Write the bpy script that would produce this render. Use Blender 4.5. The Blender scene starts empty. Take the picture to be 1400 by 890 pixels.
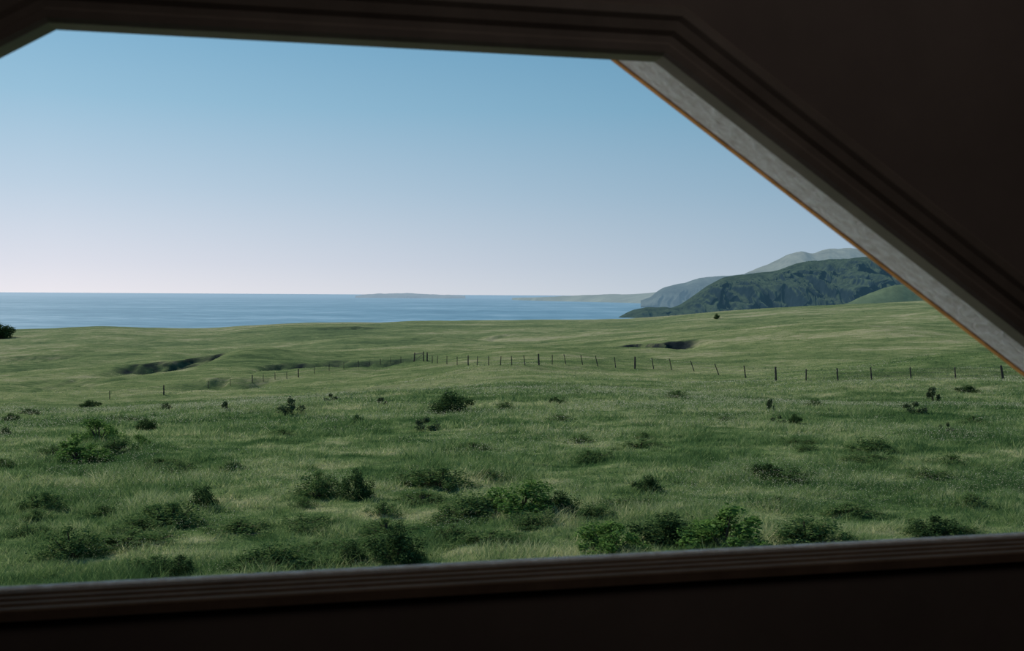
import bpy, math, random
import numpy as np
from mathutils import Vector, Matrix
random.seed(7); rng = np.random.default_rng(7)
C = bpy.context.scene.collection
sc = bpy.context.scene
sc.view_settings.view_transform = 'Standard'
FPX = 1361.1
CAMZ = 6.0
SEA = -54.0

# ------------------------------------------------------------------ camera
pitch = math.atan(42/FPX); rho = 0.0058
F = Vector((0, math.cos(pitch), -math.sin(pitch)))
R0 = Vector((1, 0, 0)); U0 = Vector((0, math.sin(pitch), math.cos(pitch)))
Rr = R0*math.cos(rho) + U0*math.sin(rho)
Ur = U0*math.cos(rho) - R0*math.sin(rho)
cam = bpy.data.cameras.new('camera'); co = bpy.data.objects.new('camera', cam); C.objects.link(co)
cam.lens = 35; cam.sensor_width = 36; cam.clip_start = 0.05; cam.clip_end = 300000
m = Matrix.Identity(4)
for i in range(3):
    m[i][0] = Rr[i]; m[i][1] = Ur[i]; m[i][2] = -F[i]
m[0][3], m[1][3], m[2][3] = 0, 0, CAMZ
co.matrix_world = m
cam.dof.use_dof = True; cam.dof.focus_distance = 60; cam.dof.aperture_fstop = 9
sc.camera = co

def ray(px, py):
    """slopes X/Y and Z/Y of the line of sight through a point of the photograph"""
    d = F*FPX + Rr*(px-700) + Ur*(445-py)
    return d.x/d.y, d.z/d.y

def lin(c):
    return tuple(((v/255)/12.92 if v/255 <= 0.04045 else ((v/255+0.055)/1.055)**2.4) for v in c) + (1,)

# ------------------------------------------------------------------ noise in numpy
def vnoise(x, y, seed=0):
    x = np.asarray(x, float); y = np.asarray(y, float)
    xi = np.floor(x).astype(np.int64); yi = np.floor(y).astype(np.int64)
    fx = x-xi; fy = y-yi
    fx = fx*fx*fx*(fx*(fx*6-15)+10); fy = fy*fy*fy*(fy*(fy*6-15)+10)
    def h(a, b):
        n = (a*374761393 + b*668265263 + seed*1442695041) & 0xffffffff
        n = ((n ^ (n >> 13))*1274126177) & 0xffffffff
        n = n ^ (n >> 16)
        return (n & 0xffff)/65535.0
    a = h(xi, yi); b = h(xi+1, yi); c = h(xi, yi+1); d = h(xi+1, yi+1)
    return (a*(1-fx)+b*fx)*(1-fy) + (c*(1-fx)+d*fx)*fy - 0.5
def fbm(x, y, seed=0, oct=3):
    r = 0; a = 1
    for i in range(oct):
        r = r + a*vnoise(x*2**i, y*2**i, seed+i); a *= 0.5
    return r

# ------------------------------------------------------------------ mesh helpers
def mesh_np(name, V, Fc):
    V = np.asarray(V, np.float32); Fc = np.asarray(Fc, np.int32)
    k = Fc.shape[1]
    me = bpy.data.meshes.new(name)
    me.vertices.add(len(V)); me.vertices.foreach_set('co', V.ravel())
    me.loops.add(Fc.size); me.loops.foreach_set('vertex_index', Fc.ravel())
    me.polygons.add(len(Fc)); me.polygons.foreach_set('loop_start', np.arange(0, Fc.size, k, dtype=np.int32))
    me.update(calc_edges=True); me.validate()
    return me
def obj(name, me, mat=None, parent=None, smooth=False):
    o = bpy.data.objects.new(name, me); C.objects.link(o)
    if mat: me.materials.append(mat)
    if parent: o.parent = parent
    if smooth: me.polygons.foreach_set('use_smooth', [True]*len(me.polygons))
    return o
def pyobj(name, V, Fs, mat, parent=None, smooth=False):
    me = bpy.data.meshes.new(name); me.from_pydata([tuple(v) for v in V], [], Fs); me.update()
    return obj(name, me, mat, parent, smooth)
def tag(o, label=None, cat=None, group=None, kind=None):
    if label: o['label'] = label
    if cat: o['category'] = cat
    if group: o['group'] = group
    if kind: o['kind'] = kind
    return o
def empty(name, loc=(0, 0, 0), rz=0):
    o = bpy.data.objects.new(name, None); C.objects.link(o); o.location = loc; o.rotation_euler = (0, 0, rz); o.empty_display_size = .1
    return o
def grid_faces(nu, nv):
    i = np.arange(nu-1)[:, None]; j = np.arange(nv-1)[None, :]
    a = (i*nv+j).ravel()
    return np.stack([a, a+nv, a+nv+1, a+1], 1)
def tube(V, Fs, p, q, r0, r1, n=6):
    p = Vector(p); q = Vector(q); d = (q-p).normalized()
    a = d.orthogonal().normalized(); b = d.cross(a)
    s = len(V)
    for c, r in ((p, r0), (q, r1)):
        for k in range(n):
            t = 2*math.pi*k/n
            V.append(c+a*math.cos(t)*r+b*math.sin(t)*r)
    for k in range(n):
        k2 = (k+1) % n
        Fs.append((s+k, s+k2, s+n+k2, s+n+k))
    Fs.append(tuple(s+k for k in range(n))[::-1]); Fs.append(tuple(s+n+k for k in range(n)))

# ------------------------------------------------------------------ material helpers
def newmat(name):
    mt = bpy.data.materials.new(name); mt.use_nodes = True
    nt = mt.node_tree; nt.nodes.clear()
    out = nt.nodes.new('ShaderNodeOutputMaterial')
    return mt, nt, out
def L(nt, a, b): nt.links.new(a, b)
def noise(nt, vec, scale, detail=3, rough=.55, stretch=None):
    mp = nt.nodes.new('ShaderNodeMapping'); L(nt, vec, mp.inputs['Vector'])
    if stretch: mp.inputs['Scale'].default_value = stretch
    n = nt.nodes.new('ShaderNodeTexNoise'); n.inputs['Scale'].default_value = scale
    n.inputs['Detail'].default_value = detail; n.inputs['Roughness'].default_value = rough
    L(nt, mp.outputs[0], n.inputs['Vector'])
    return n.outputs['Fac']
def ramp(nt, fac, stops):
    r = nt.nodes.new('ShaderNodeValToRGB'); L(nt, fac, r.inputs[0])
    e = r.color_ramp.elements
    while len(e) < len(stops): e.new(0.5)
    for k, (p, c) in enumerate(stops):
        e[k].position = p; e[k].color = c
    return r.outputs[0]
def math2(nt, op, a, b=None, c=None):
    n = nt.nodes.new('ShaderNodeMath'); n.operation = op
    for i, v in enumerate((a, b, c)):
        if v is None: continue
        if isinstance(v, (int, float)): n.inputs[i].default_value = v
        else: L(nt, v, n.inputs[i])
    return n.outputs[0]
def mixc(nt, f, a, b, mode='MIX'):
    n = nt.nodes.new('ShaderNodeMixRGB'); n.blend_type = mode
    for i, v in enumerate((f, a, b)):
        if isinstance(v, (int, float)): n.inputs[i].default_value = v
        elif isinstance(v, tuple): n.inputs[i].default_value = v
        else: L(nt, v, n.inputs[i])
    return n.outputs[0]
def wpos(nt):
    return nt.nodes.new('ShaderNodeNewGeometry').outputs['Position']
def mrange(nt, v, a, b, c=0., d=1.):
    n = nt.nodes.new('ShaderNodeMapRange'); L(nt, v, n.inputs[0])
    for i, x in enumerate((a, b, c, d)): n.inputs[i+1].default_value = x
    return n.outputs[0]

# colour of the meadow by place, shared by soil and blades
def meadow_colour(nt, extra=None, gain=1.0):
    def g(c): return tuple(min(1, v*gain) for v in c)+(1,)
    p = wpos(nt)
    a = noise(nt, p, .06, 3, .6, (.5, 1, 1)); b = noise(nt, p, .35, 3, .6, (.5, 1, 1)); md = noise(nt, p, 1.0, 4, .65, (.6, 1, 1))
    def w(x, k): return math2(nt, 'MULTIPLY', math2(nt, 'SUBTRACT', x, .5), k)
    f = math2(nt, 'ADD', math2(nt, 'ADD', w(a, 1.1), w(b, 1.3)), w(md, 1.2))
    if extra is not None: f = math2(nt, 'ADD', f, w(extra, .42))
    f = math2(nt, 'ADD', f, .47)
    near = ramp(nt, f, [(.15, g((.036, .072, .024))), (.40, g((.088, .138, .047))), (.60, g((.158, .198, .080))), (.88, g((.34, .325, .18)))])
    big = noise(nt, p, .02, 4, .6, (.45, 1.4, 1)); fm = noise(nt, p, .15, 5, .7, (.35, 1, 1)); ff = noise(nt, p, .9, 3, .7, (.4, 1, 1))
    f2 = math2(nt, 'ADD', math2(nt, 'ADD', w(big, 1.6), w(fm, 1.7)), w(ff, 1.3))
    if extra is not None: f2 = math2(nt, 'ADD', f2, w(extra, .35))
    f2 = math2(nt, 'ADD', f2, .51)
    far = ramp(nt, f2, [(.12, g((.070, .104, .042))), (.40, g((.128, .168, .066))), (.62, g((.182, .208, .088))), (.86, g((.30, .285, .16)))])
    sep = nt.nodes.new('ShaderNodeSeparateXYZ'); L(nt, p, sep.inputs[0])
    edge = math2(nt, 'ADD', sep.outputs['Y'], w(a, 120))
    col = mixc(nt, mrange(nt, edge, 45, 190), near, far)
    hz = mrange(nt, sep.outputs['Y'], 150, 600, 0, .16)  # distance haze, blended straight into the meadow colour
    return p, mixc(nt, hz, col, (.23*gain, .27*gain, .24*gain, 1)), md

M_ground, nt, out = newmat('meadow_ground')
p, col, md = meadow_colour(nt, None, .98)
at = nt.nodes.new('ShaderNodeAttribute'); at.attribute_name = 'soil'
sn = noise(nt, p, .5, 4, .7)
col = mixc(nt, at.outputs['Fac'], col, mixc(nt, sn, (.010, .014, .014, 1), (.038, .046, .046, 1)))
fine = noise(nt, p, 3.0, 4, .7)
bs = nt.nodes.new('ShaderNodeBsdfDiffuse'); L(nt, col, bs.inputs[0])
bp = nt.nodes.new('ShaderNodeBump'); bp.inputs['Strength'].default_value = .6; bp.inputs['Distance'].default_value = .4
L(nt, math2(nt, 'ADD', md, fine), bp.inputs['Height']); L(nt, bp.outputs[0], bs.inputs['Normal'])
L(nt, bs.outputs[0], out.inputs[0])

def leafmat(name, stops, trans=.45, meadow=0):
    mt, nt, out = newmat(name)
    g = nt.nodes.new('ShaderNodeNewGeometry'); rnd = g.outputs['Random Per Island']
    if meadow: p, c, md = meadow_colour(nt, rnd, meadow)
    else: c = ramp(nt, rnd, stops)
    d = nt.nodes.new('ShaderNodeBsdfDiffuse'); t = nt.nodes.new('ShaderNodeBsdfTranslucent')
    L(nt, c, d.inputs[0]); L(nt, c, t.inputs[0])
    mx = nt.nodes.new('ShaderNodeMixShader'); mx.inputs[0].default_value = trans
    L(nt, d.outputs[0], mx.inputs[1]); L(nt, t.outputs[0], mx.inputs[2]); L(nt, mx.outputs[0], out.inputs[0])
    return mt
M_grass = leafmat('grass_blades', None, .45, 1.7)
M_seed = leafmat('seed_heads', [(0, (.34, .32, .19, 1)), (1, (.74, .68, .48, 1))], .4)
M_leafd = leafmat('dark_leaves', [(0, (.018, .038, .015, 1)), (.7, (.050, .090, .030, 1)), (1, (.12, .18, .06, 1))], .35)
M_leafb = leafmat('bright_leaves', [(0, (.045, .100, .024, 1)), (.6, (.115, .215, .050, 1)), (1, (.23, .35, .10, 1))], .45)
M_leafw = leafmat('weed_leaves', [(0, (.045, .095, .030, 1)), (.6, (.100, .170, .055, 1)), (1, (.21, .27, .10, 1))], .45)
M_leafg = leafmat('grey_leaves', [(0, (.035, .055, .026, 1)), (.7, (.085, .12, .055, 1)), (1, (.17, .20, .10, 1))], .35)

def simple(name, c, rough=.8, nscale=0, namp=.3, bump=0, stretch=None, spec=.3):
    mt, nt, out = newmat(name)
    b = nt.nodes.new('ShaderNodeBsdfPrincipled'); b.inputs['Roughness'].default_value = rough
    b.inputs['Specular IOR Level'].default_value = spec
    if nscale:
        tc = nt.nodes.new('ShaderNodeTexCoord')
        n = noise(nt, tc.outputs['Object'], nscale, 5, .65, stretch)
        cc = ramp(nt, n, [(.3, tuple(v*(1-namp) for v in c[:3])+(1,)), (.7, tuple(min(1, v*(1+namp)) for v in c[:3])+(1,))])
        L(nt, cc, b.inputs['Base Color'])
        if bump:
            bp = nt.nodes.new('ShaderNodeBump'); bp.inputs['Strength'].default_value = bump; bp.inputs['Distance'].default_value = .01
            L(nt, n, bp.inputs['Height']); L(nt, bp.outputs[0], b.inputs['Normal'])
    else: b.inputs['Base Color'].default_value = c
    L(nt, b.outputs[0], out.inputs[0])
    return mt
M_wood = simple('weathered_wood', (.05, .042, .035, 1), .9, 12, .4, .3, (1, 1, .2))
M_wire = simple('fence_wire', (.10, .095, .085, 1), .6, 8, .2)
M_stem = simple('shrub_stem', (.07, .05, .035, 1), .9, 10, .3)

# ------------------------------------------------------------------ terrain
PX = np.array([-1200, -300, 0, 300, 700, 1000, 1400, 1900, 2600])
YS = np.array([1, 8, 25, 40, 60, 90, 120, 160, 220, 300, 400, 455, 540, 680, 950])
H = np.array([
 [5.6, 6.0, 6.3, 7.2, 9.5, 13, 16, 19, 22, 23.5, 22.5, 21, 24, 42, 66],
 [5.6, 6.0, 6.3, 6.9, 8.8, 12, 14.8, 18, 20.2, 21, 20, 18.6, 22, 42, 66],
 [5.6, 5.9, 6.2, 6.7, 8.3, 11, 13.5, 16.5, 18.6, 19.6, 19, 17.7, 21, 42, 66],
 [5.6, 5.9, 6.1, 6.5, 7.6, 9.7, 12, 14.8, 16.6, 17.2, 16.8, 16.2, 19, 42, 66],
 [5.6, 5.8, 6.0, 6.3, 6.9, 8.2, 9.3, 11, 12.4, 13.4, 13.2, 12.9, 15, 42, 66],
 [5.6, 5.8, 6.0, 6.2, 6.8, 8.0, 9.0, 9.9, 10.3, 9.8, 8.2, 7.0, 10, 40, 66],
 [5.6, 5.8, 6.0, 6.1, 6.6, 7.7, 8.2, 8.3, 7.6, 5.6, 2.6, 1.0, 3, 38, 66],
 [5.6, 5.8, 5.9, 6.0, 6.3, 7.0, 7.2, 6.8, 5.2, 2.2, -1.5, -3, -2, 36, 66],
 [5.6, 5.8, 5.9, 6.0, 6.2, 6.6, 6.6, 5.8, 3.6, 0, -4, -6, -5, 34, 66]], float)
def interp_rows(xs, X, T):
    i = np.clip(np.searchsorted(X, xs, 'right')-1, 0, len(X)-2)
    t = np.clip((xs-X[i])/(X[i+1]-X[i]), 0, 1)[:, None]
    dx = (X[i+1]-X[i])[:, None]
    M = np.gradient(T, X, axis=0)
    a, b, ma, mb = T[i], T[i+1], M[i]*dx, M[i+1]*dx
    return (2*t**3-3*t**2+1)*a + (t**3-2*t**2+t)*ma + (-2*t**3+3*t**2)*b + (t**3-t**2)*mb
NU, NV = 1000, 900
SS = np.linspace(-1.3, 1.3, NU)
LY = np.interp(np.linspace(0, 1, NV), [0, .38, .93, 1], [math.log(1.6), math.log(150), math.log(480), math.log(950)])
rows = interp_rows(SS*FPX+700, PX.astype(float), H)
HH = interp_rows(LY, np.log(YS), rows.T.copy()).T
pxs = SS*FPX+700
sky_px = np.array([-600, 0, 60, 90, 130, 170, 200, 260, 300, 330, 400, 480, 520, 560, 700, 800, 860, 900, 930, 980, 1040, 1100, 1260, 1400, 1900.])
sky_py = np.array([452, 454, 453, 450.5, 448.5, 449.5, 452, 453.5, 452.5, 449, 444.5, 443, 444, 442, 441.5, 440, 439.5, 436, 433, 427.5, 423, 419.5, 413, 409, 404.])
sk = np.interp(pxs, sky_px, sky_py)
e = sk-(403+.0058*(pxs-700))
Yv = np.exp(LY)[None, :]; Xv = SS[:, None]*Yv
ridgeh = e*455/FPX
base_r = np.array([np.interp(math.log(455), LY, HH[i]) for i in range(NU)])
corr = ridgeh-base_r
wt = np.exp(-((np.log(Yv)-math.log(455))/.22)**2)
Z = CAMZ-(HH+corr[:, None]*wt)
Z += np.clip(Yv/150, .04, 1)*3.4*fbm(Xv/70, Yv/50, 3)*np.clip((700-Yv)/300, 0, 1)*(1-.85*wt)
Z += np.clip(Yv/60, .2, 1)*1.0*fbm(Xv/20, Yv/14, 9)*np.clip((560-Yv)/200, 0, 1)*np.clip((Yv-30)/60, .35, 1)
Z += .14*fbm(Xv/2.0, Yv/2.0, 21)*np.clip((240-Yv)/100, 0, 1)
def lookup(X, Y):
    X = np.asarray(X, float); Y = np.asarray(Y, float)
    s = X/Y
    fi = np.clip((s-SS[0])/(SS[1]-SS[0]), 0, NU-1.001); fj = np.clip(np.interp(np.log(Y), LY, np.arange(NV)), 0, NV-1.001)
    i = fi.astype(int); j = fj.astype(int); a = fi-i; b = fj-j
    return (Z[i, j]*(1-a)+Z[i+1, j]*a)*(1-b)+(Z[i, j+1]*(1-a)+Z[i+1, j+1]*a)*b
YM = np.exp(np.linspace(math.log(8), math.log(520), 2500))
def hit(px, py):
    s, t = ray(px, py)
    z = lookup(s*YM, YM); r = CAMZ+t*YM
    k = np.argmax(r < z)
    if not (r < z).any(): k = int(np.argmin(r-z))
    Y = YM[k]
    return s*Y, Y, float(lookup(s*Y, Y))
soil = np.zeros_like(Z)
for px, py, hw, hg in ((355, 494, 75, 2.4), (560, 472, 110, 1.5), (1100, 455, 120, 1.2), (120, 478, 80, 1.2)):
    x, y, z = hit(px, py); w = hw*y/FPX
    Z += hg*np.exp(-((Xv-x)/w)**2-((Yv-y)/(w*1.2))**2)
# hollows with a steep bare bank on the far side: px, py, half width, depth, bareness, skew
pend = []
for px, py, hw, dp, so, tl in ((268, 490, 30, 2.3, 1.5, .35), (232, 496, 34, 1.9, 1.5, .15), (192, 499, 22, .9, .9, 0), (400, 500, 30, 1.4, .9, .2), (455, 497, 20, 1.0, .7, 0), (520, 495, 46, 1.2, .7, .1),
                           (895, 469, 48, 2.7, 2.4, 0), (60, 487, 50, 1.0, .2, 0), (330, 518, 60, 1.0, .15, 0), (640, 462, 60, 1.0, .1, 0), (480, 448, 40, 1.0, .5, 0), (110, 520, 60, 1.0, .1, 0)):
    pend.append((hit(px, py), px, py, hw, dp, so, tl))
for (x, y, z), px, py, hw, dp, so, tl in pend:
    w = hw*y/FPX; dy = 8.0
    wob = 8*fbm(Xv/8, Yv*0+px, 5, 4)+tl*(Xv-x)*2
    g = np.exp(-((Xv-x)/w)**4)*np.clip(.9+.8*fbm(Xv/3.0, Yv*0+py, 13, 3), .2, 1.3)
    v = (Yv-y-wob)/dy
    prof = np.where(v < -.25, np.exp(-((v+.25)/1.8)**2), np.where(v < 0, 1, np.clip(1-v/.35, 0, 1)))
    Z -= dp*g*prof
    soil = np.maximum(soil, np.clip(so*g*np.exp(-((v-.1)/.40)**4)*np.clip(.9+1.2*fbm(Xv/2.2, Yv/2.5, 8, 2), 0, 1), 0, 1))
V = np.stack([Xv.ravel(), np.broadcast_to(Yv, Z.shape).ravel(), Z.ravel()], 1)
me = mesh_np('ground', V, grid_faces(NU, NV))
a = me.attributes.new('soil', 'FLOAT', 'POINT'); a.data.foreach_set('value', np.ascontiguousarray(soil.ravel(), dtype=np.float32))
g = obj('ground', me, M_ground, None, True)
tag(g, 'rolling green coastal grassland sloping away to the sea', 'ground', None, 'structure')

# ------------------------------------------------------------------ grass
def soil_at(X, Y):
    i = np.clip(((X/Y-SS[0])/(SS[1]-SS[0])).astype(int), 0, NU-1); j = np.clip(np.interp(np.log(Y), LY, np.arange(NV)).astype(int), 0, NV-1)
    return soil[i, j]
def blades(n, y0, y1, hmin, hmax, wf):
    s = rng.uniform(-.72, .72, n); Y = np.exp(rng.uniform(math.log(y0), math.log(y1), n)); X = s*Y
    keep = soil_at(X, Y) < rng.uniform(.1, .5, n); X = X[keep]; Y = Y[keep]; n = len(X)
    z = lookup(X, Y)
    tuft = np.clip(.5+1.5*vnoise(X/.5, Y/.5, 40)+1.1*vnoise(X/2.5, Y/2, 41), 0, 1.7)
    fade = np.where(Y > 60, np.clip(1-(Y-60)/200, .45, 1), 1)
    h = (hmin+(hmax-hmin)*rng.random(n)**1.4*tuft)*fade
    w = wf*Y*rng.uniform(.6, 1.5, n)
    an = rng.uniform(0, math.pi, n)
    la = rng.uniform(0, 2*math.pi, n); ll = h*rng.uniform(.3, 1.4, n)
    dx = np.cos(an)*w; dy = np.sin(an)*w*.6
    tx = X+np.cos(la)*ll+.15*h; ty = Y+np.sin(la)*ll
    V = np.empty((n, 3, 3), np.float32)
    V[:, 0] = np.stack([X-dx, Y-dy, z-.02], 1); V[:, 1] = np.stack([X+dx, Y+dy, z-.02], 1); V[:, 2] = np.stack([tx, ty, z+h], 1)
    return V.reshape(-1, 3)
V = np.concatenate([blades(1150000, 16, 110, .05, .37, .00038), blades(450000, 75, 470, .08, .34, .00045)])
tag(obj('meadow_grass', mesh_np('meadow_grass', V, np.arange(len(V)).reshape(-1, 3)), M_grass), 'tall wild green and straw coloured grass covering the meadow', 'grass', None, 'stuff')
n = 95000
s = rng.uniform(-.72, .72, n*3); Y = np.exp(rng.uniform(math.log(16), math.log(170), n*3)); X = s*Y
keep = (1.6*fbm(X/9, Y/6, 60)+.9*vnoise(X/1.5, Y/1.5, 66)+rng.uniform(-.35, .35, n*3)-np.clip((Y-90)/80, 0, 1)) > .18
X, Y = X[keep][:n], Y[keep][:n]; n = len(X)
z = lookup(X, Y)+rng.uniform(.12, .36, n)*np.clip((140-Y)/70, .3, 1)
w = .00027*Y*rng.uniform(.5, 1.4, n); hh = w*rng.uniform(.8, 1.7, n); lx = rng.uniform(-1, 1, n)*hh*1.5
V = np.empty((n, 4, 3), np.float32)
V[:, 0] = np.stack([X, Y, z], 1); V[:, 1] = np.stack([X+w, Y, z+hh*.6], 1); V[:, 2] = np.stack([X+lx, Y, z+hh*2], 1); V[:, 3] = np.stack([X-w, Y, z+hh*.6], 1)
tag(obj('grass_seed_heads', mesh_np('grass_seed_heads', V.reshape(-1, 3), np.arange(4*n).reshape(-1, 4)), M_seed), 'pale dry seed heads speckling the near meadow', 'seed heads', None, 'stuff')

# ------------------------------------------------------------------ shrubs
def leaves(P, Nn, size, r):
    n = len(P)
    a = r.normal(size=(n, 3)); a -= (a*Nn).sum(1)[:, None]*Nn*.7; a /= np.linalg.norm(a, axis=1)[:, None]
    b = np.cross(Nn, a); b /= np.linalg.norm(b, axis=1)[:, None]+1e-6
    s = size*r.uniform(.6, 1.5, n)[:, None]
    V = np.empty((n, 4, 3), np.float32)
    V[:, 0] = P-a*s; V[:, 1] = P-b*s*.6; V[:, 2] = P+a*s; V[:, 3] = P+b*s*.6
    return V.reshape(-1, 3), np.arange(4*n).reshape(-1, 4)
def make_bush(kind, seed):
    r = np.random.default_rng(seed)
    k = {'mound': 20, 'spread': 34, 'loose': 30, 'twiggy': 7, 'weed': 34}[kind]
    nl = {'mound': 4600, 'spread': 4000, 'loose': 4600, 'twiggy': 520, 'weed': 2400}[kind]
    sz = {'mound': .020, 'spread': .019, 'loose': .021, 'twiggy': .04, 'weed': .019}[kind]
    cs = []
    for i in range(k):
        a = r.uniform(0, 2*math.pi); rad = r.uniform(.02, .46) if kind != 'mound' else r.uniform(0, .37)
        x, y = math.cos(a)*rad, math.sin(a)*rad*.9
        top = (1-(rad/.55)**2)
        R = r.uniform(.06, .13) if kind != 'mound' else r.uniform(.09, .17)
        cs.append((x, y, max(.03, top*r.uniform(.15, .75)-R*.5), R))
    P = []; Nn = []
    for i in range(nl):
        x, y, z, R = cs[i % k]
        d = r.normal(size=3); d /= np.linalg.norm(d)
        rr = R*r.uniform(.5, 1.2)
        if r.random() < .10: rr *= r.uniform(1.1, 1.6); d[2] = abs(d[2])
        pz = z+d[2]*rr*1.3
        if pz < 0: pz = abs(pz)*.4
        P.append((x+d[0]*rr, y+d[1]*rr, pz)); q = d+r.normal(size=3)*.5; Nn.append(q/np.linalg.norm(q))
    V, Fc = leaves(np.array(P), np.array(Nn), sz, r)
    top = V[:, 2].max()*.88; V[:, 2] /= top
    mat = {'mound': M_leafd, 'spread': M_leafw, 'loose': M_leafb, 'twiggy': M_leafg, 'weed': M_leafw}[kind]
    if kind == 'spread' and seed % 2: mat = M_leafd
    fo = mesh_np('foliage', V, Fc); fo.materials.append(mat)
    SV, SF = [], []
    for x, y, z, R in cs:
        mid = (x*.5, y*.5, z/top*.45)
        tube(SV, SF, (x*.08, y*.08, -.05), mid, .012, .009, 5); tube(SV, SF, mid, (x, y, z/top), .009, .004, 5)
        if kind == 'twiggy': tube(SV, SF, (x, y, z/top), (x*1.3, y*1.3, min(1, z/top+.25)), .006, .003, 4)
    st = bpy.data.meshes.new('stems'); st.from_pydata([tuple(v) for v in SV], [], SF); st.materials.append(M_stem)
    return fo, st
protos = {'mound': [make_bush('mound', 1), make_bush('mound', 2)], 'spread': [make_bush('spread', 3), make_bush('spread', 4), make_bush('spread', 16)],
          'loose': [make_bush('loose', 5), make_bush('loose', 6), make_bush('loose', 7)], 'twiggy': [make_bush('twiggy', 8), make_bush('twiggy', 9)],
          'weed': [make_bush('weed', 20), make_bush('weed', 21), make_bush('weed', 23)]}
SHR = [
 (545, 771, 92, 50, 'mound', 'dark rounded green shrub rising just above the windowsill, left of centre'),
 (483, 772, 48, 30, 'mound', 'small dark shrub just left of the rounded shrub above the windowsill'),
 (372, 774, 125, 34, 'spread', 'low wide shrub near the windowsill, second clump in from the bottom left'),
 (238, 785, 70, 24, 'spread', 'low leafy clump touching the windowsill line at the lower left'),
 (100, 762, 96, 40, 'spread', 'dull green broad clump at the lower left corner of the view'),
 (836, 755, 104, 38, 'loose', 'bright green leafy shrub just above the sill, leftmost of the long shrub row at right'),
 (912, 746, 110, 43, 'mound', 'dark shrub between the bright green one and the tallest shrub in the row'),
 (988, 747, 144, 52, 'loose', 'tallest and broadest leafy green shrub of the row above the sill at right'),
 (1102, 743, 130, 37, 'spread', 'low green shrub at the right end of the row above the sill'),
 (1275, 732, 90, 24, 'spread', 'low dim clump near the sill at the lower right'),
 (232, 719, 110, 32, 'spread', 'wide low shrub in the left foreground below the rounder one'),
 (280, 694, 52, 28, 'mound', 'rounded dark green shrub at left, just above the wide low one'),
 (490, 682, 52, 38, 'mound', 'upright dark shrub in the grass left of centre, beside a low clump'),
 (438, 678, 80, 31, 'spread', 'low clump touching the upright dark shrub left of centre'),
 (650, 706, 100, 31, 'spread', 'left end clump of the long thicket in the middle foreground'),
 (712, 702, 120, 40, 'loose', 'largest clump of the long thicket in the middle foreground'),
 (768, 702, 66, 29, 'mound', 'dark clump at the right end of the thicket in the middle foreground'),
 (808, 708, 74, 20, 'spread', 'flat strip of shrub trailing right of the middle foreground thicket'),
 (886, 673, 50, 22, 'mound', 'small dark shrub alone in grass right of the middle thicket'),
 (600, 664, 100, 25, 'spread', 'flat dull clump in grass above the middle foreground thicket'),
 (318, 643, 40, 14, 'spread', 'tiny flat clump in grass between the two left shrub groups'),
 (136, 605, 66, 30, 'loose', 'bright green rounded bush, tallest of the cluster at the left edge of the meadow'),
 (108, 629, 86, 27, 'loose', 'bright low bush spreading below the rounded one at far left'),
 (158, 620, 60, 23, 'spread', 'shaded bush on the right flank of the left cluster'),
 (192, 611, 34, 15, 'loose', 'small bright bush right of the far left cluster'),
 (200, 588, 34, 15, 'mound', 'small round bush above and right of the far left cluster'),
 (616, 564, 68, 26, 'mound', 'dark prominent bush with slanting top in the middle of the meadow'),
 (578, 588, 42, 17, 'twiggy', 'small grey green bush below and left of the dark middle bush'),
 (487, 579, 22, 11, 'mound', 'tiny dark bush in grass left of the middle bush'),
 (400, 568, 44, 22, 'twiggy', 'loose grey green bush standing left of centre beyond the meadow'),
 (310, 560, 22, 12, 'twiggy', 'thin upright bush left of the loose grey green one'),
 (228, 560, 18, 9, 'mound', 'tiny dark bush at left near the first fence posts'),
 (122, 557, 34, 9, 'mound', 'flat dark bush far left at the edge of the meadow'),
 (40, 567, 36, 8, 'mound', 'flat dark scrub near the left edge, upper one'),
 (14, 575, 26, 9, 'mound', 'small dark scrub at the left edge, lower one'),
 (8, 593, 22, 9, 'mound', 'lowest small dark scrub against the left edge'),
 (1052, 564, 14, 19, 'twiggy', 'narrow upright dark bush like a stalk, right of centre'),
 (1062, 580, 24, 12, 'twiggy', 'small bush under the narrow stalk like one'),
 (1086, 579, 22, 12, 'mound', 'small dark bush just right of the one under the stalk'),
 (762, 553, 26, 10, 'spread', 'low grey clump on the meadow edge right of the middle bush'),
 (925, 545, 36, 11, 'spread', 'dim low clump near the fence right of centre'),
 (1115, 555, 32, 11, 'spread', 'dim low clump on the meadow edge below the right fence'),
 (1276, 548, 30, 19, 'twiggy', 'leggy bush with dark tufts below the right end of the fence'),
 (1246, 564, 38, 14, 'twiggy', 'low bush to the left of the leggy one at right'),
 (1322, 536, 38, 9, 'mound', 'flat dark bush near the fence at the far right'),
 (1292, 592, 22, 14, 'twiggy', 'sparse little bush standing alone in grass at right'),
 (690, 560, 32, 10, 'spread', 'faint low clump just right of the dark middle bush'),
 (1195, 618, 80, 20, 'spread', 'dull wide clump in the grass at right'),
 (1060, 655, 80, 20, 'spread', 'flat clump in open grass right of centre'),
 (60, 698, 80, 26, 'spread', 'flat green clump near the left edge of the foreground'),
 (980, 436, 10, 7, 'mound', 'tiny dark bush on the skyline in front of the headland'),
 (455, 549, 24, 10, 'twiggy', 'small grey bush right of the loose grey green one'),
 (522, 552, 22, 9, 'twiggy', 'little grey bush between two low clumps left of the dark middle bush'),
]
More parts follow.
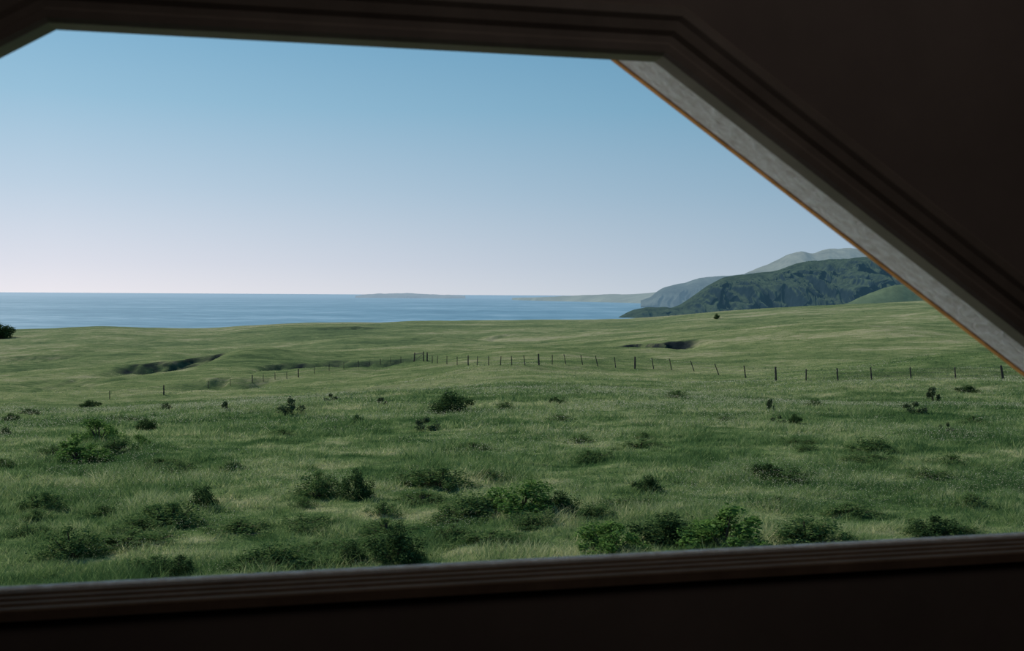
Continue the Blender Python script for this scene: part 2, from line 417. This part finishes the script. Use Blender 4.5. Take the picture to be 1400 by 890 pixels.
def plant(px, py, w, h, kind, lab, grp, i, nm='shrub', cat='shrub'):
    x, y, z = hit(px, py)
    fo, st = protos[kind][i % len(protos[kind])]
    wm = w*y/FPX*1.12; hm = h*y/FPX*1.05+.03
    root = empty(nm, (x, y, z-.04), random.uniform(-.5, .5)+random.choice((0, math.pi)))
    root.scale = (wm, wm*.85, hm)
    tag(root, lab, cat, grp)
    for n_, mm in (('foliage', fo), ('stems', st)):
        o = bpy.data.objects.new(n_, mm); C.objects.link(o); o.parent = root
for i, (px, py, w, h, kind, lab) in enumerate(SHR):
    plant(px, py, w, h, kind, lab, 'wild shrubs scattered over the meadow', i)
k = 0
rr = random.Random(5)
while k < 56:
    px = rr.uniform(-10, 1410); py = 625+155*rr.random()**.8 if k % 5 else rr.uniform(575, 625)
    if py > 795-.045*px: continue
    d = (py-403)/390
    if k > 20 and not (380 < px < 1200 or py > 680): continue
    w = rr.uniform(80, 180)*d*rr.uniform(.7, 1.1); h = rr.uniform(16, 24)*d
    plant(px, py, w, h, 'weed', 'low leafy weed patch half buried in the meadow grass', 'low weed patches in the meadow grass', k, 'weed_patch', 'weed patch'); k += 1
x, y, z = hit(4, 463)
root = empty('tree', (x-.6, y, z-.2)); root.scale = (66*y/FPX, 40*y/FPX, 22*y/FPX)
tag(root, 'dark round windblown tree on the skyline slope at the far left', 'tree')
for nm, mm in zip(('foliage', 'stems'), make_bush('mound', 33)):
    o = bpy.data.objects.new(nm, mm); C.objects.link(o); o.parent = root

# ------------------------------------------------------------------ fences
def fence(posts, label, braces=()):
    base = [hit(p[0], p[1]) for p in posts]
    O = base[0]; root = empty('fence', O)
    tag(root, label, 'fence')
    tops = []
    for (px, py, hp, ln, th), (x, y, z) in zip(posts, base):
        hm = min(2.1, max(1.0, hp*y/FPX))+.15; lx = ln*y/FPX
        b = Vector((x-O[0], y-O[1], z-O[2])); t = b+Vector((lx, 0, hm))
        V, Fs = [], []
        tube(V, Fs, b-Vector((0, 0, .3)), t, .066*th, .056*th, 8)
        tube(V, Fs, t, t+Vector((0, 0, .04)), .056*th, .03*th, 8)
        pyobj('post', V, Fs, M_wood, root); tops.append((b, t))
    for f in (.3, .6, .9):
        V, Fs = [], []
        for (b0, t0), (b1, t1) in zip(tops, tops[1:]):
            p0 = b0.lerp(t0, f); p1 = b1.lerp(t1, f); mid = (p0+p1)/2-Vector((0, 0, .05))
            tube(V, Fs, p0, mid, .011, .011, 4); tube(V, Fs, mid, p1, .011, .011, 4)
        pyobj('wire', V, Fs, M_wire, root)
    for i, j in braces:
        V, Fs = [], []
        tube(V, Fs, tops[i][0].lerp(tops[i][1], .85), tops[j][0].lerp(tops[j][1], .85), .05, .05, 8)
        pyobj('rail', V, Fs, M_wood, root)
        V, Fs = [], []
        tube(V, Fs, tops[i][0].lerp(tops[i][1], .1), tops[j][0].lerp(tops[j][1], .8), .04, .04, 8)
        pyobj('brace', V, Fs, M_wood, root)
fence([(584, 494, 11, 0, 2.0), (591, 496, 8, 0, 1), (598, 497, 9, 0, 1), (611, 498, 10, 0, 1), (625, 499, 10, 0, 1), (640, 499.5, 12, 0, 1.5), (652, 499.5, 11, 1, 1), (668, 499.5, 11, 0, 1),
       (684, 499.5, 11, 1, 1), (700, 499.5, 11, -1, 1), (718, 499.5, 12, -2, 1), (737, 499.5, 14, -1, 1.9), (755, 498.5, 12, 0, 1), (774, 498, 12, -3, 1), (797, 499, 12, -3, 1),
       (818, 501, 13, -4, 1), (842, 503, 13, -2, 1), (868, 504.5, 15, 0, 2), (894, 504.5, 14, -3, 1), (919, 506, 14, -4, 1), (950, 508, 13, -6, 1), (984, 513, 14, -7, 1.1),
       (1020, 517, 15, -3, 1.2), (1061, 520.5, 17, -1, 1.9), (1102, 521, 14, 0, 1.2), (1146, 520.5, 15, -2, 1.3), (1192, 519.5, 15, -2, 1.2), (1246, 518.5, 14, -2, 1.2), (1307, 518, 13, -2, 1.2), (1372, 518, 16, -4, 2),
       (1440, 519, 15, -2, 1.3)],
      'long wire fence of leaning wooden posts crossing the middle field to the right')
fence([(579, 494, 12, 0, 1.6), (566, 494.5, 11, 1, 2.0), (548, 496, 7, 0, 1), (534, 497.5, 7, 0, .8), (520, 499, 7, 0, .9), (505, 500.5, 7, 0, .8), (490, 502, 7, 0, .9), (470, 504.5, 7, 0, .8), (450, 507, 7, 0, .9), (430, 511, 7, 0, .8),
       (408, 516, 10, 0, 1.6), (392, 517.5, 7, 0, .8), (376, 519, 7, 0, .9), (360, 521.5, 7, 0, .8), (345, 524, 9, 0, 1.2), (315, 528, 7, 0, .8), (285, 531, 8, 0, .9), (224, 540, 12, 0, 1.5), (150, 546, 8, 0, .9)],
      'fainter wire fence running from the braced corner posts down to the left', braces=((1, 0),))

# ------------------------------------------------------------------ sea
M_sea, nt, out = newmat('sea_water')
p = wpos(nt); sep = nt.nodes.new('ShaderNodeSeparateXYZ'); L(nt, p, sep.inputs[0])
n1 = noise(nt, p, .0016, 6, .7, (.8, 1.0, 1)); n2 = noise(nt, p, .012, 6, .75, (.9, 1, 1))
f = math2(nt, 'ADD', math2(nt, 'MULTIPLY', n1, .5), math2(nt, 'MULTIPLY', n2, .5))
c = ramp(nt, f, [(.40, (.080, .190, .255, 1)), (.5, (.130, .262, .335, 1)), (.60, (.25, .39, .46, 1))])
c = mixc(nt, mrange(nt, sep.outputs['Y'], 1500, 18000, 0, .65), c, (.34, .46, .54, 1))  # haze painted into the water colour, paler farther out
b = nt.nodes.new('ShaderNodeBsdfPrincipled'); L(nt, c, b.inputs['Base Color']); b.inputs['Roughness'].default_value = .5
b.inputs['Specular IOR Level'].default_value = .25
bp = nt.nodes.new('ShaderNodeBump'); bp.inputs['Strength'].default_value = .4; bp.inputs['Distance'].default_value = 3
L(nt, n2, bp.inputs['Height']); L(nt, bp.outputs[0], b.inputs['Normal']); L(nt, b.outputs[0], out.inputs[0])
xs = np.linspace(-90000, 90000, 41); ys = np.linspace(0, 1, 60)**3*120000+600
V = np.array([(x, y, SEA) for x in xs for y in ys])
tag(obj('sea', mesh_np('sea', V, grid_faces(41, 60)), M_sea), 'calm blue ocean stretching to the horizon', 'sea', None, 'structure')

# ------------------------------------------------------------------ distant land
def landmat(name, rock, grassc, haze, hf, t0=.55, t1=.85, sc_=.02):
    mt, nt, out = newmat(name)
    g = nt.nodes.new('ShaderNodeNewGeometry'); sp = nt.nodes.new('ShaderNodeSeparateXYZ'); L(nt, g.outputs['Normal'], sp.inputs[0])
    n = noise(nt, g.outputs['Position'], sc_, 6, .75)
    st = mrange(nt, math2(nt, 'ADD', sp.outputs['Z'], math2(nt, 'MULTIPLY', math2(nt, 'SUBTRACT', n, .5), .6)), t0, t1)
    nn = mrange(nt, n, .3, .7)
    c1 = mixc(nt, nn, tuple(v*.4 for v in rock[:3])+(1,), tuple(v*1.7 for v in rock[:3])+(1,))
    c2 = mixc(nt, nn, tuple(v*.5 for v in grassc[:3])+(1,), tuple(v*1.5 for v in grassc[:3])+(1,))
    c = mixc(nt, st, c1, c2)
    d = nt.nodes.new('ShaderNodeBsdfDiffuse'); L(nt, c, d.inputs[0])
    e = nt.nodes.new('ShaderNodeEmission'); e.inputs[0].default_value = haze  # aerial haze put into the land material as a constant glow
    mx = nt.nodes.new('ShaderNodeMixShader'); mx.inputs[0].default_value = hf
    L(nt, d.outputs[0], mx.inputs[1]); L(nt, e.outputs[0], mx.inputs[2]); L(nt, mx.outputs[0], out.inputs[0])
    return mt
def land(name, outline, yf, yr, mat, label, cat, seed, cliff=.45, rough=.10, nu=420, nv=90, gw=60, vc=.18, amp=.9):
    ox = [o[0] for o in outline]; oy = [o[1] for o in outline]
    px = np.linspace(ox[0], ox[-1], nu)
    py = np.interp(px, ox, oy)
    py = np.convolve(np.pad(py, 4, 'edge'), np.ones(9)/9, 'valid')
    py = py+fbm(px/14, px*0, seed, 3)*amp
    Yf = np.interp(px, [v[0] for v in yf], [v[1] for v in yf]); Yr = np.interp(px, [v[0] for v in yr], [v[1] for v in yr])
    v = np.linspace(0, 1.6, nv)
    V = np.empty((nu, nv, 3))
    for i in range(nu):
        s, t = ray(px[i], py[i])
        top = max(CAMZ+t*Yr[i]-SEA, 1.0)
        X0 = s*(Yf[i]+Yr[i])/2
        cl = cliff*(1+.25*fbm(np.array([X0/(gw*2.2)]), np.array([0.]), seed+2, 3)[0])
        Y = Yf[i]+(Yr[i]-Yf[i])*v
        prof = np.where(v < vc, cl*(v/vc)**.85, cl+(1-cl)*np.sin(np.clip((v-vc)/(1-vc), 0, 1)*math.pi/2)**1.05)
        prof = np.where(v > 1, 1-.9*((v-1)/.6)**1.5, prof)
        X = s*Y
        gul = fbm(X/gw, Y/(gw*4), seed+5, 4)
        rav = -np.abs(fbm(X/(gw*1.2)+.4*vnoise(X*0, Y/gw, 3), Y/(gw*12), seed+15, 5))
        env = np.exp(-((v-vc*.8)/(vc*.9+.06))**2)*np.clip(v/.03, 0, 1)
        env2 = np.clip(np.sin(np.clip(v, 0, 1)*math.pi), 0, 1)
        z = SEA-1+top*prof+top*rough*(2.6*rav+.5)*env*2+top*rough*.45*(gul+1.2*rav+.3)*env2
        V[i, :, 0] = X; V[i, :, 1] = Y+(Yr[i]-Yf[i])*.25*gul*env; V[i, :, 2] = z
    o = obj(name, mesh_np(name, V.reshape(-1, 3), grid_faces(nu, nv)), mat, None, True)
    tag(o, label, cat); return o
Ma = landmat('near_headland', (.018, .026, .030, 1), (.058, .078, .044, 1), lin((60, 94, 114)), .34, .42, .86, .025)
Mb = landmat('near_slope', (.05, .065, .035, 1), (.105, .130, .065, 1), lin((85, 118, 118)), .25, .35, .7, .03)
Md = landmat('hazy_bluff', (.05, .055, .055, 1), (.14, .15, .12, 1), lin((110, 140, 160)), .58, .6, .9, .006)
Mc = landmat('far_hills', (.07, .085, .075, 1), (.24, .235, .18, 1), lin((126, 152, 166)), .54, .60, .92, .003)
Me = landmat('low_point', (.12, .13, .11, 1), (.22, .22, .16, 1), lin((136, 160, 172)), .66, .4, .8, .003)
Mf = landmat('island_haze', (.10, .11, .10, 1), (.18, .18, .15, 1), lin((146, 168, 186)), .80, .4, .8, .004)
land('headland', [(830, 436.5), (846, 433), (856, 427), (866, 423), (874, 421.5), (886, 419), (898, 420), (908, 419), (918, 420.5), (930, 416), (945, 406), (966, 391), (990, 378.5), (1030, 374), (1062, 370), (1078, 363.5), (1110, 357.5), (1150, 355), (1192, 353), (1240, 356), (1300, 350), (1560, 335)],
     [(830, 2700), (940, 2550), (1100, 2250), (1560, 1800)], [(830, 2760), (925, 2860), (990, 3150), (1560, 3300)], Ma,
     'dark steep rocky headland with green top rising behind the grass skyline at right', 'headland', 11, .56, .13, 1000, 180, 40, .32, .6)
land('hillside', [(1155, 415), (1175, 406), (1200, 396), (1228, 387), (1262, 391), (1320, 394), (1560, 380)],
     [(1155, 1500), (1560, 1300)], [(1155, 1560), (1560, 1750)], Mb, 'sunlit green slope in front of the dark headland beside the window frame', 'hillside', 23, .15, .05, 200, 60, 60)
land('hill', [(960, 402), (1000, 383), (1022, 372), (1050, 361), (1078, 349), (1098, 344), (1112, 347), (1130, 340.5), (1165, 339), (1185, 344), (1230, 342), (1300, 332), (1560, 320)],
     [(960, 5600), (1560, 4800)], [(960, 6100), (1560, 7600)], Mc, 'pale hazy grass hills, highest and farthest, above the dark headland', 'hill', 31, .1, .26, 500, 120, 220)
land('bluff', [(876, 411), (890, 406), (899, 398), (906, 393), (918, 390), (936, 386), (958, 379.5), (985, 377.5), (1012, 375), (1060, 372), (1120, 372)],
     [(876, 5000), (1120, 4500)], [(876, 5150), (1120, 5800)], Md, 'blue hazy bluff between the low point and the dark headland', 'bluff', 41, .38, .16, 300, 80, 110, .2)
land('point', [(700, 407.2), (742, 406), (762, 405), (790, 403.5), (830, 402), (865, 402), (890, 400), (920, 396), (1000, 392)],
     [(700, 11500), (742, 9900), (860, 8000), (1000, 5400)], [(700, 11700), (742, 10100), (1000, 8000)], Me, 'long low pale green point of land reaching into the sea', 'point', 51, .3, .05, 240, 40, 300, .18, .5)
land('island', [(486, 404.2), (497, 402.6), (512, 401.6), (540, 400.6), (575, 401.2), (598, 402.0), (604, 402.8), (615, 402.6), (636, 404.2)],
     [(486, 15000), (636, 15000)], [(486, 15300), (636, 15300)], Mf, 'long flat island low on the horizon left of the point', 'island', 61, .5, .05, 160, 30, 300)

# ------------------------------------------------------------------ house: gable wall with the window
ANG = math.atan(.195); cA, sA = math.cos(ANG), math.sin(ANG)
OX, OY = 0.0, 1.3
def W(u, n, z): return (OX+u*cA-n*sA, OY+u*sA+n*cA, z)
def onwall(px, py, n=0.0):
    s, t = ray(px, py)
    Y = (n-sA*OX+cA*OY)/(-sA*s+cA)
    X = s*Y
    return ((X-OX)*cA+(Y-OY)*sA, CAMZ+t*Y)
def paint(name, c, rough=.7, ns=9, na=.18, bump=.1): return simple(name, c, rough, ns, na, bump)
M_trim = paint('brown_painted_trim', (.20, .165, .14, 1), .6)
M_sill = simple('sill_paint', (.18, .125, .090, 1), .95, 14, .2, .1, None, .03)
M_wall = paint('dim_plaster', (.175, .142, .128, 1), .9, 3, .15)
M_pale = simple('pale_weathered_board', (.96, .88, .83, 1), .85, 60, .28, .7)
M_rust = simple('rusty_edge', (.75, .34, .10, 1), .8, 30, .3, .3)
M_floor = simple('floor_boards', (.03, .025, .02, 1), .6, 5, .3, .1, (1, 8, 1))
M_ext = simple('eave_paint', (.75, .75, .72, 1), .8, 6, .15, .1)

P = [onwall(*q) for q in ((-250, 194), (68, 32), (905, 78), (1520, 555), (1520, 745), (-250, 846))]
def offs(P, ds):
    n = len(P); lines = []
    for i in range(n):
        a, b = P[i], P[(i+1) % n]; dx, dz = b[0]-a[0], b[1]-a[1]; l = math.hypot(dx, dz)
        nx, nz = -dz/l, dx/l
        lines.append(((a[0]+nx*ds[i], a[1]+nz*ds[i]), (dx, dz)))
    out = []
    for i in range(n):
        (p, r), (q, s) = lines[i-1], lines[i]
        cr = r[0]*s[1]-r[1]*s[0]
        t = ((q[0]-p[0])*s[1]-(q[1]-p[1])*s[0])/cr
        out.append((p[0]+r[0]*t, p[1]+r[1]*t))
    return out
win = empty('window_1'); tag(win, 'wide dark framed attic window with slanting upper corners facing the sea', 'window', None, 'structure')
fac = [1, 1, 1.05, 1, .16, 1]
prof = [(-.000, .030), (.000, -.004), (.005, -.009), (.014, -.010), (.018, -.007), (.026, -.008), (.032, -.013), (.044, -.016), (.050, -.021), (.060, -.021), (.065, -.014), (.066, .002)]
rings = [(offs(P, [o*k for k in fac]), n) for o, n in prof]
for i in range(6):
    V, Fs = [], []
    j = (i+1) % 6
    for ring, n in rings:
        V.append(W(ring[i][0], n, ring[i][1])); V.append(W(ring[j][0], n, ring[j][1]))
    for k in range(len(rings)-1): Fs.append((2*k, 2*k+1, 2*k+3, 2*k+2))
    if i != 4: pyobj('casing', V, Fs, M_trim, win)
Hole = offs(P, [.055, .055, .03, .03, .0, .03])
def rect(u0, u1, z0, z1): return [(u0, z0), (u1, z0), (u1, z1), (u0, z1)]
import bmesh
bm = bmesh.new()
for n in (0.0, .13):
    outer = [bm.verts.new(W(u, n, z)) for u, z in rect(-2.6, 2.8, .0, 8.2)]
    hz = [(u, z-(.02 if k > 3 else 0)) for k, (u, z) in enumerate(Hole)]
    inner = [bm.verts.new(W(u, n, z)) for u, z in hz]
    es = [bm.edges.new((outer[k], outer[(k+1) % 4])) for k in range(4)]+[bm.edges.new((inner[k], inner[(k+1) % 6])) for k in range(6)]
    bmesh.ops.triangle_fill(bm, use_beauty=True, edges=es)
    if n == 0: in0 = inner; ou0 = outer
for k in range(6): bm.faces.new((in0[k], in0[(k+1) % 6], inner[(k+1) % 6], inner[k]))
for k in range(4): bm.faces.new((ou0[k], ou0[(k+1) % 4], outer[(k+1) % 4], outer[k]))
bmesh.ops.recalc_face_normals(bm, faces=bm.faces)
me = bpy.data.meshes.new('wall_front'); bm.to_mesh(me)
tag(obj('wall_front', me, M_wall), None, None, None, 'structure')
def prism(name, pts, n0, n1, mat, parent=None):
    k = len(pts)
    V = [W(u, n0, z) for u, z in pts]+[W(u, n1, z) for u, z in pts]
    Fs = [tuple(range(k)), tuple(range(2*k-1, k-1, -1))]+[(i, i+k, (i+1) % k+k, (i+1) % k) for i in range(k)]
    return pyobj(name, V, Fs, mat, parent)
B1, B2 = P[2], P[3]
dx, dz = B2[0]-B1[0], B2[1]-B1[1]; l = math.hypot(dx, dz); ux, uz = dx/l, dz/l; nx, nz = -uz, ux
S = (B1[0]-ux*.045, B1[1]-uz*.045)
pts = [S, B2, (B2[0]+nx*.02, B2[1]+nz*.02), (S[0]+nx*.02, S[1]+nz*.02)]
jb = prism('jamb_board', pts, .0301, .108, M_pale, win); tag(jb, 'pale weathered slanting jamb board')
pts = [(q[0]-nx*.002, q[1]-nz*.002) for q in pts]
o = prism('edge_strip', pts, .1081, .120, M_rust, jb); tag(o, 'rusty orange outer edge')
b0, b1 = P[5], P[4]
def sillpt(n, dz_): return [W(b0[0], n, b0[1]+dz_), W(b1[0], n, b1[1]+dz_)]
V, Fs = [], []
sp_ = [(-.010, -.014), (-.010, -.002), (-.008, .0), (.002, .0), (.003, -.005), (.018, -.005), (.020, -.001), (.028, -.001), (.029, -.006), (.044, -.006), (.046, -.002), (.054, -.002), (.055, -.007), (.070, -.007), (.072, -.003), (.080, -.003), (.081, -.008), (.1, -.009), (.13, -.012), (.13, -.04)]
for n, d in sp_: V += sillpt(n, d)
Fs = [(2*k, 2*k+1, 2*k+3, 2*k+2) for k in range(len(sp_)-1)]
pyobj('sill', V, Fs, M_sill, win)
V = []
for n, d in [(.088, -.03), (.088, -.003), (.092, -.001), (.100, -.001), (.102, -.03)]: V += sillpt(n, d)
o = pyobj('sash_rail', V, [(2*k, 2*k+1, 2*k+3, 2*k+2) for k in range(4)], M_pale, win); tag(o, 'thin pale outer rail')
def slab(name, u0, u1, n0, n1, z0, z1, mat):
    V = [W(u, n, z) for z in (z0, z1) for u, n in ((u0, n0), (u1, n0), (u1, n1), (u0, n1))]
    o = pyobj(name, V, [(3, 2, 1, 0), (4, 5, 6, 7), (0, 1, 5, 4), (1, 2, 6, 5), (2, 3, 7, 6), (3, 0, 4, 7)], mat)
    tag(o, None, None, None, 'structure'); return o
slab('floor', -2.6, 2.8, -4, -.001, 4.3, 4.4, M_floor)
slab('ceiling', -2.6, 2.8, -4, -.001, 7.3, 7.4, M_wall)
slab('wall_left', -2.6, -2.5, -4, -.001, 4.4, 7.3, M_wall)
slab('wall_right', 2.7, 2.8, -4, -.001, 4.4, 7.3, M_wall)
slab('wall_back', -2.6, 2.8, -4.1, -4, 4.3, 7.4, M_wall)
slab('sun_block_eave', -2.8, 3.0, .131, 1.25, 6.80, 6.88, M_ext)  # unseen eave overhang, added to keep direct sun off the inner sill

# ------------------------------------------------------------------ light
su = bpy.data.lights.new('sun', 'SUN'); so = bpy.data.objects.new('sun', su); C.objects.link(so)
az = math.radians(52); el = math.radians(42)
d = Vector((-math.sin(az)*math.cos(el), math.cos(az)*math.cos(el), math.sin(el)))
so.rotation_euler = d.to_track_quat('Z', 'Y').to_euler(); so.location = (0, 0, 60)
su.energy = 3.8; su.angle = .01; su.color = (1, .95, .85)
pl = bpy.data.lights.new('added_room_fill', 'POINT'); po = bpy.data.objects.new('added_room_fill', pl); C.objects.link(po)  # unseen fill light, added to lift the brown trim and inner wall
po.location = (.55, .35, 7.1); pl.energy = 5.5; pl.color = (1, .91, .84); pl.shadow_soft_size = .35

w = bpy.data.worlds.new('sky'); sc.world = w; w.use_nodes = True; nt = w.node_tree; nt.nodes.clear()
tc = nt.nodes.new('ShaderNodeTexCoord'); sp = nt.nodes.new('ShaderNodeSeparateXYZ'); L(nt, tc.outputs['Generated'], sp.inputs[0])
c = ramp(nt, sp.outputs['Z'], [(0, lin((235, 232, 238))), (.03, lin((220, 223, 234))), (.10, lin((188, 208, 226))), (.18, lin((152, 192, 217))), (.27, lin((120, 172, 205))), (.5, lin((80, 140, 190))), (1, lin((55, 110, 165)))])
fx = mrange(nt, sp.outputs['X'], -.42, .48, 0, 1)
c = mixc(nt, fx, c, (.44, .60, .67, 1), 'MULTIPLY')
bg = nt.nodes.new('ShaderNodeBackground'); L(nt, c, bg.inputs[0]); bg.inputs[1].default_value = 1
wo = nt.nodes.new('ShaderNodeOutputWorld'); L(nt, bg.outputs[0], wo.inputs[0])
